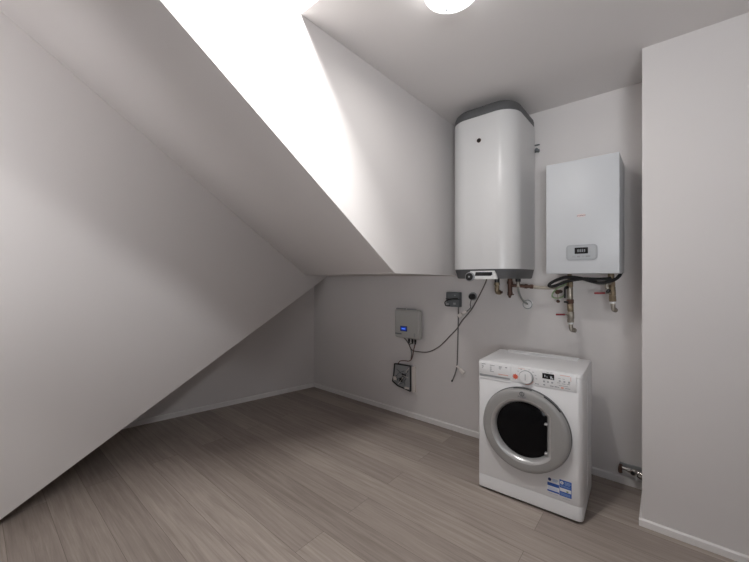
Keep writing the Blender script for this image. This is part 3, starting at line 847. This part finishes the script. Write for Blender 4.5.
gj = thing('junction_box', 'slate grey junction box on the wall beside the black socket', 'junction box', (-1.475, YA, 1.20))
part(MB().box(-1.530, -1.398, YA - 0.055, YA, 1.138, 1.272, 0.006, 2), 'box_body', M['slate'], gj)
part(MB().box(-1.532, -1.396, YA - 0.060, YA - 0.03, 1.206, 1.212, 0.002), 'lid_seam', M['black'], gj)
part(MB().lathe([(0.006, 0), (0.006, 0.003)], (-1.44, YA - 0.055, 1.243), (0, -1, 0), 12), 'lid_screw', M['midgray'], gj)
part(MB().tube([(-1.41, YA - 0.062, 1.216), (-1.46, YA - 0.066, 1.212), (-1.510, YA - 0.066, 1.198), (-1.542, YA - 0.05, 1.178), (-1.542, YA - 0.045, 1.155), (-1.525, YA - 0.058, 1.146), (-1.49, YA - 0.058, 1.150)], 0.005, 8), 'looped_wire', M['black'], gj)
part(MB().box(-1.53, -1.50, YA - 0.062, YA - 0.054, 1.15, 1.172, 0.003).box(-1.455, -1.43, YA - 0.062, YA - 0.054, 1.160, 1.178, 0.003), 'wire_clip', M['midgray'], gj)

so = thing('wall_socket', 'small black wall socket with plug near the slate grey junction box', 'socket', (-1.29, YA, 1.235))
part(MB().lathe([(0.036, 0), (0.036, 0.012), (0.030, 0.016)], (-1.292, YA, 1.238), (0, -1, 0), 24), 'socket_plate', M['midgray'], so)
part(MB().lathe([(0.027, 0.012), (0.027, 0.045), (0.020, 0.055), (0.008, 0.057)], (-1.288, YA, 1.236), (0, -1, 0), 20), 'plug', M['black'], so)
part(MB().tube([(-1.288, YA - 0.045, 1.215), (-1.304, 2.855, 1.17), (-1.306, 2.866, 1.138), (-1.338, 2.872, 1.109), (-1.372, 2.872, 1.086)], 0.0042, 8), 'plug_lead', M['cablegray'], so)

hc = thing('hanging_cable', 'grey cable hanging straight down the wall from the slate grey junction box', 'cable', (-1.43, YA, 0.80))
part(MB().tube([(-1.424, 2.868, 1.140), (-1.429, 2.878, 1.064), (-1.433, 2.880, 0.927), (-1.438, 2.880, 0.744), (-1.443, 2.880, 0.607), (-1.460, 2.880, 0.53), (-1.486, 2.878, 0.463)], 0.0056, 10), 'sheath', M['cablegray'], hc)
part(MB().tube([(-1.440, 2.872, 0.600), (-1.412, 2.866, 0.580)], 0.010, 10, 1).obox((-1.388, 2.864, 0.566), 0.055, 0.026, 0.034, Matrix.Rotation(math.radians(38), 3, 'Y'), 0.007), 'connector', M['conn'], hc)
part(MB().obox((-1.365, 2.866, 1.094), 0.040, 0.024, 0.026, Matrix.Rotation(math.radians(-38), 3, 'Y'), 0.006).obox((-1.405, 2.868, 1.064), 0.042, 0.026, 0.034, Matrix.Rotation(math.radians(-36), 3, 'Y'), 0.007), 'inline_connector', M['conn'], hc)
part(MB().tube([(-1.488, 2.878, 0.460), (-1.494, 2.876, 0.448)], 0.0085, 8, 1), 'tape_end', M['black'], hc)

# ------------------------------------------------------------------ pipe manifold low beside the pier
mf = thing('pipe_manifold', 'chrome and copper pipe manifold low on the wall beside the pier', 'pipe manifold', (-0.16, YA, 0.11))
part(MB().box(-0.232, -0.104, YA - 0.012, YA - 0.001, 0.118, 0.142, 0.002), 'backing_rail', M['midgray'], mf)
part(MB().cyl((-0.224, YA, 0.120), (-0.224, 2.835, 0.120), 0.013, 14).tube([(-0.224, 2.842, 0.128), (-0.226, 2.835, 0.108), (-0.224, 2.835, 0.092)], 0.012, 12), 'copper_elbow', M['copper'], mf)
part(MB().cyl((-0.218, 2.845, 0.122), (-0.105, 2.830, 0.122), 0.011, 14).lathe([(0.016, 0), (0.016, 0.018)], (-0.185, 2.841, 0.122), (1, -0.13, 0), 6), 'cross_pipe', M['chrome'], mf)
part(MB().lathe([(0.020, 0), (0.020, 0.02), (0.015, 0.024), (0.015, 0.03)], (-0.150, 2.835, 0.122), (-0.2, -1, 0), 18).lathe([(0.015, 0), (0.015, 0.03)], (-0.128, 2.832, 0.112), (1, -0.1, -0.35), 6), 'valve_body', M['chrome'], mf)
part(MB().lathe([(0.012, 0.0), (0.012, 0.0315)], (-0.150, 2.835, 0.122), (-0.2, -1, 0), 16), 'valve_bore', M['black'], mf)
part(MB().tube([(-0.142, 2.82, 0.108), (-0.138, 2.812, 0.096), (-0.136, 2.810, 0.082)], 0.005, 8), 'small_lever', M['white'], mf)
part(MB().cyl((-0.135, 2.833, 0.104), (-0.104, 2.83, 0.090), 0.009, 12), 'branch_pipe', M['black'], mf)

# ------------------------------------------------------------------ ceiling lamp
la = thing('ceiling_lamp', 'round white lit ceiling lamp above the room', 'lamp', (-0.70, 1.345, CEIL))
LC = Vector((-0.70, 1.345, CEIL))
part(MB().lathe([(0.110, 0), (0.118, 0.01), (0.120, 0.06), (0.114, 0.074), (0.104, 0.080), (0.098, 0.078)], LC, (0, 0, -1), 56, True, False), 'lamp_rim', M['lamprim'], la)
part(MB().lathe([(0.099, 0.072), (0.099, 0.076), (0.06, 0.080), (0.004, 0.082)], LC, (0, 0, -1), 48), 'lamp_diffuser', M['lamp'], la)
dR = Matrix.Rotation(math.radians(40.1), 3, 'Z')
part(MB().obox(LC + Vector((0, 0, -0.0815)), 0.125, 0.125, 0.004, dR, 0.001), 'led_plate', M['lamp'], la)
part(MB().lathe([(0.004, 0.07), (0.004, 0.083)], LC + dR @ Vector((-0.004, 0.088, 0)), (0, 0, -1), 12), 'rim_screw', M['lightgray'], la)
bulb = bpy.data.lights.new('lamp_bulb', 'AREA')
bulb.shape = 'DISK'
bulb.size = 0.16
bulb.energy = 6.0
bulb.color = (1.0, 0.97, 0.94)
bulb_o = bpy.data.objects.new('lamp_bulb', bulb)
bulb_o.location = (0, 0, -0.09)
bulb_o.parent = la
COL.objects.link(bulb_o)
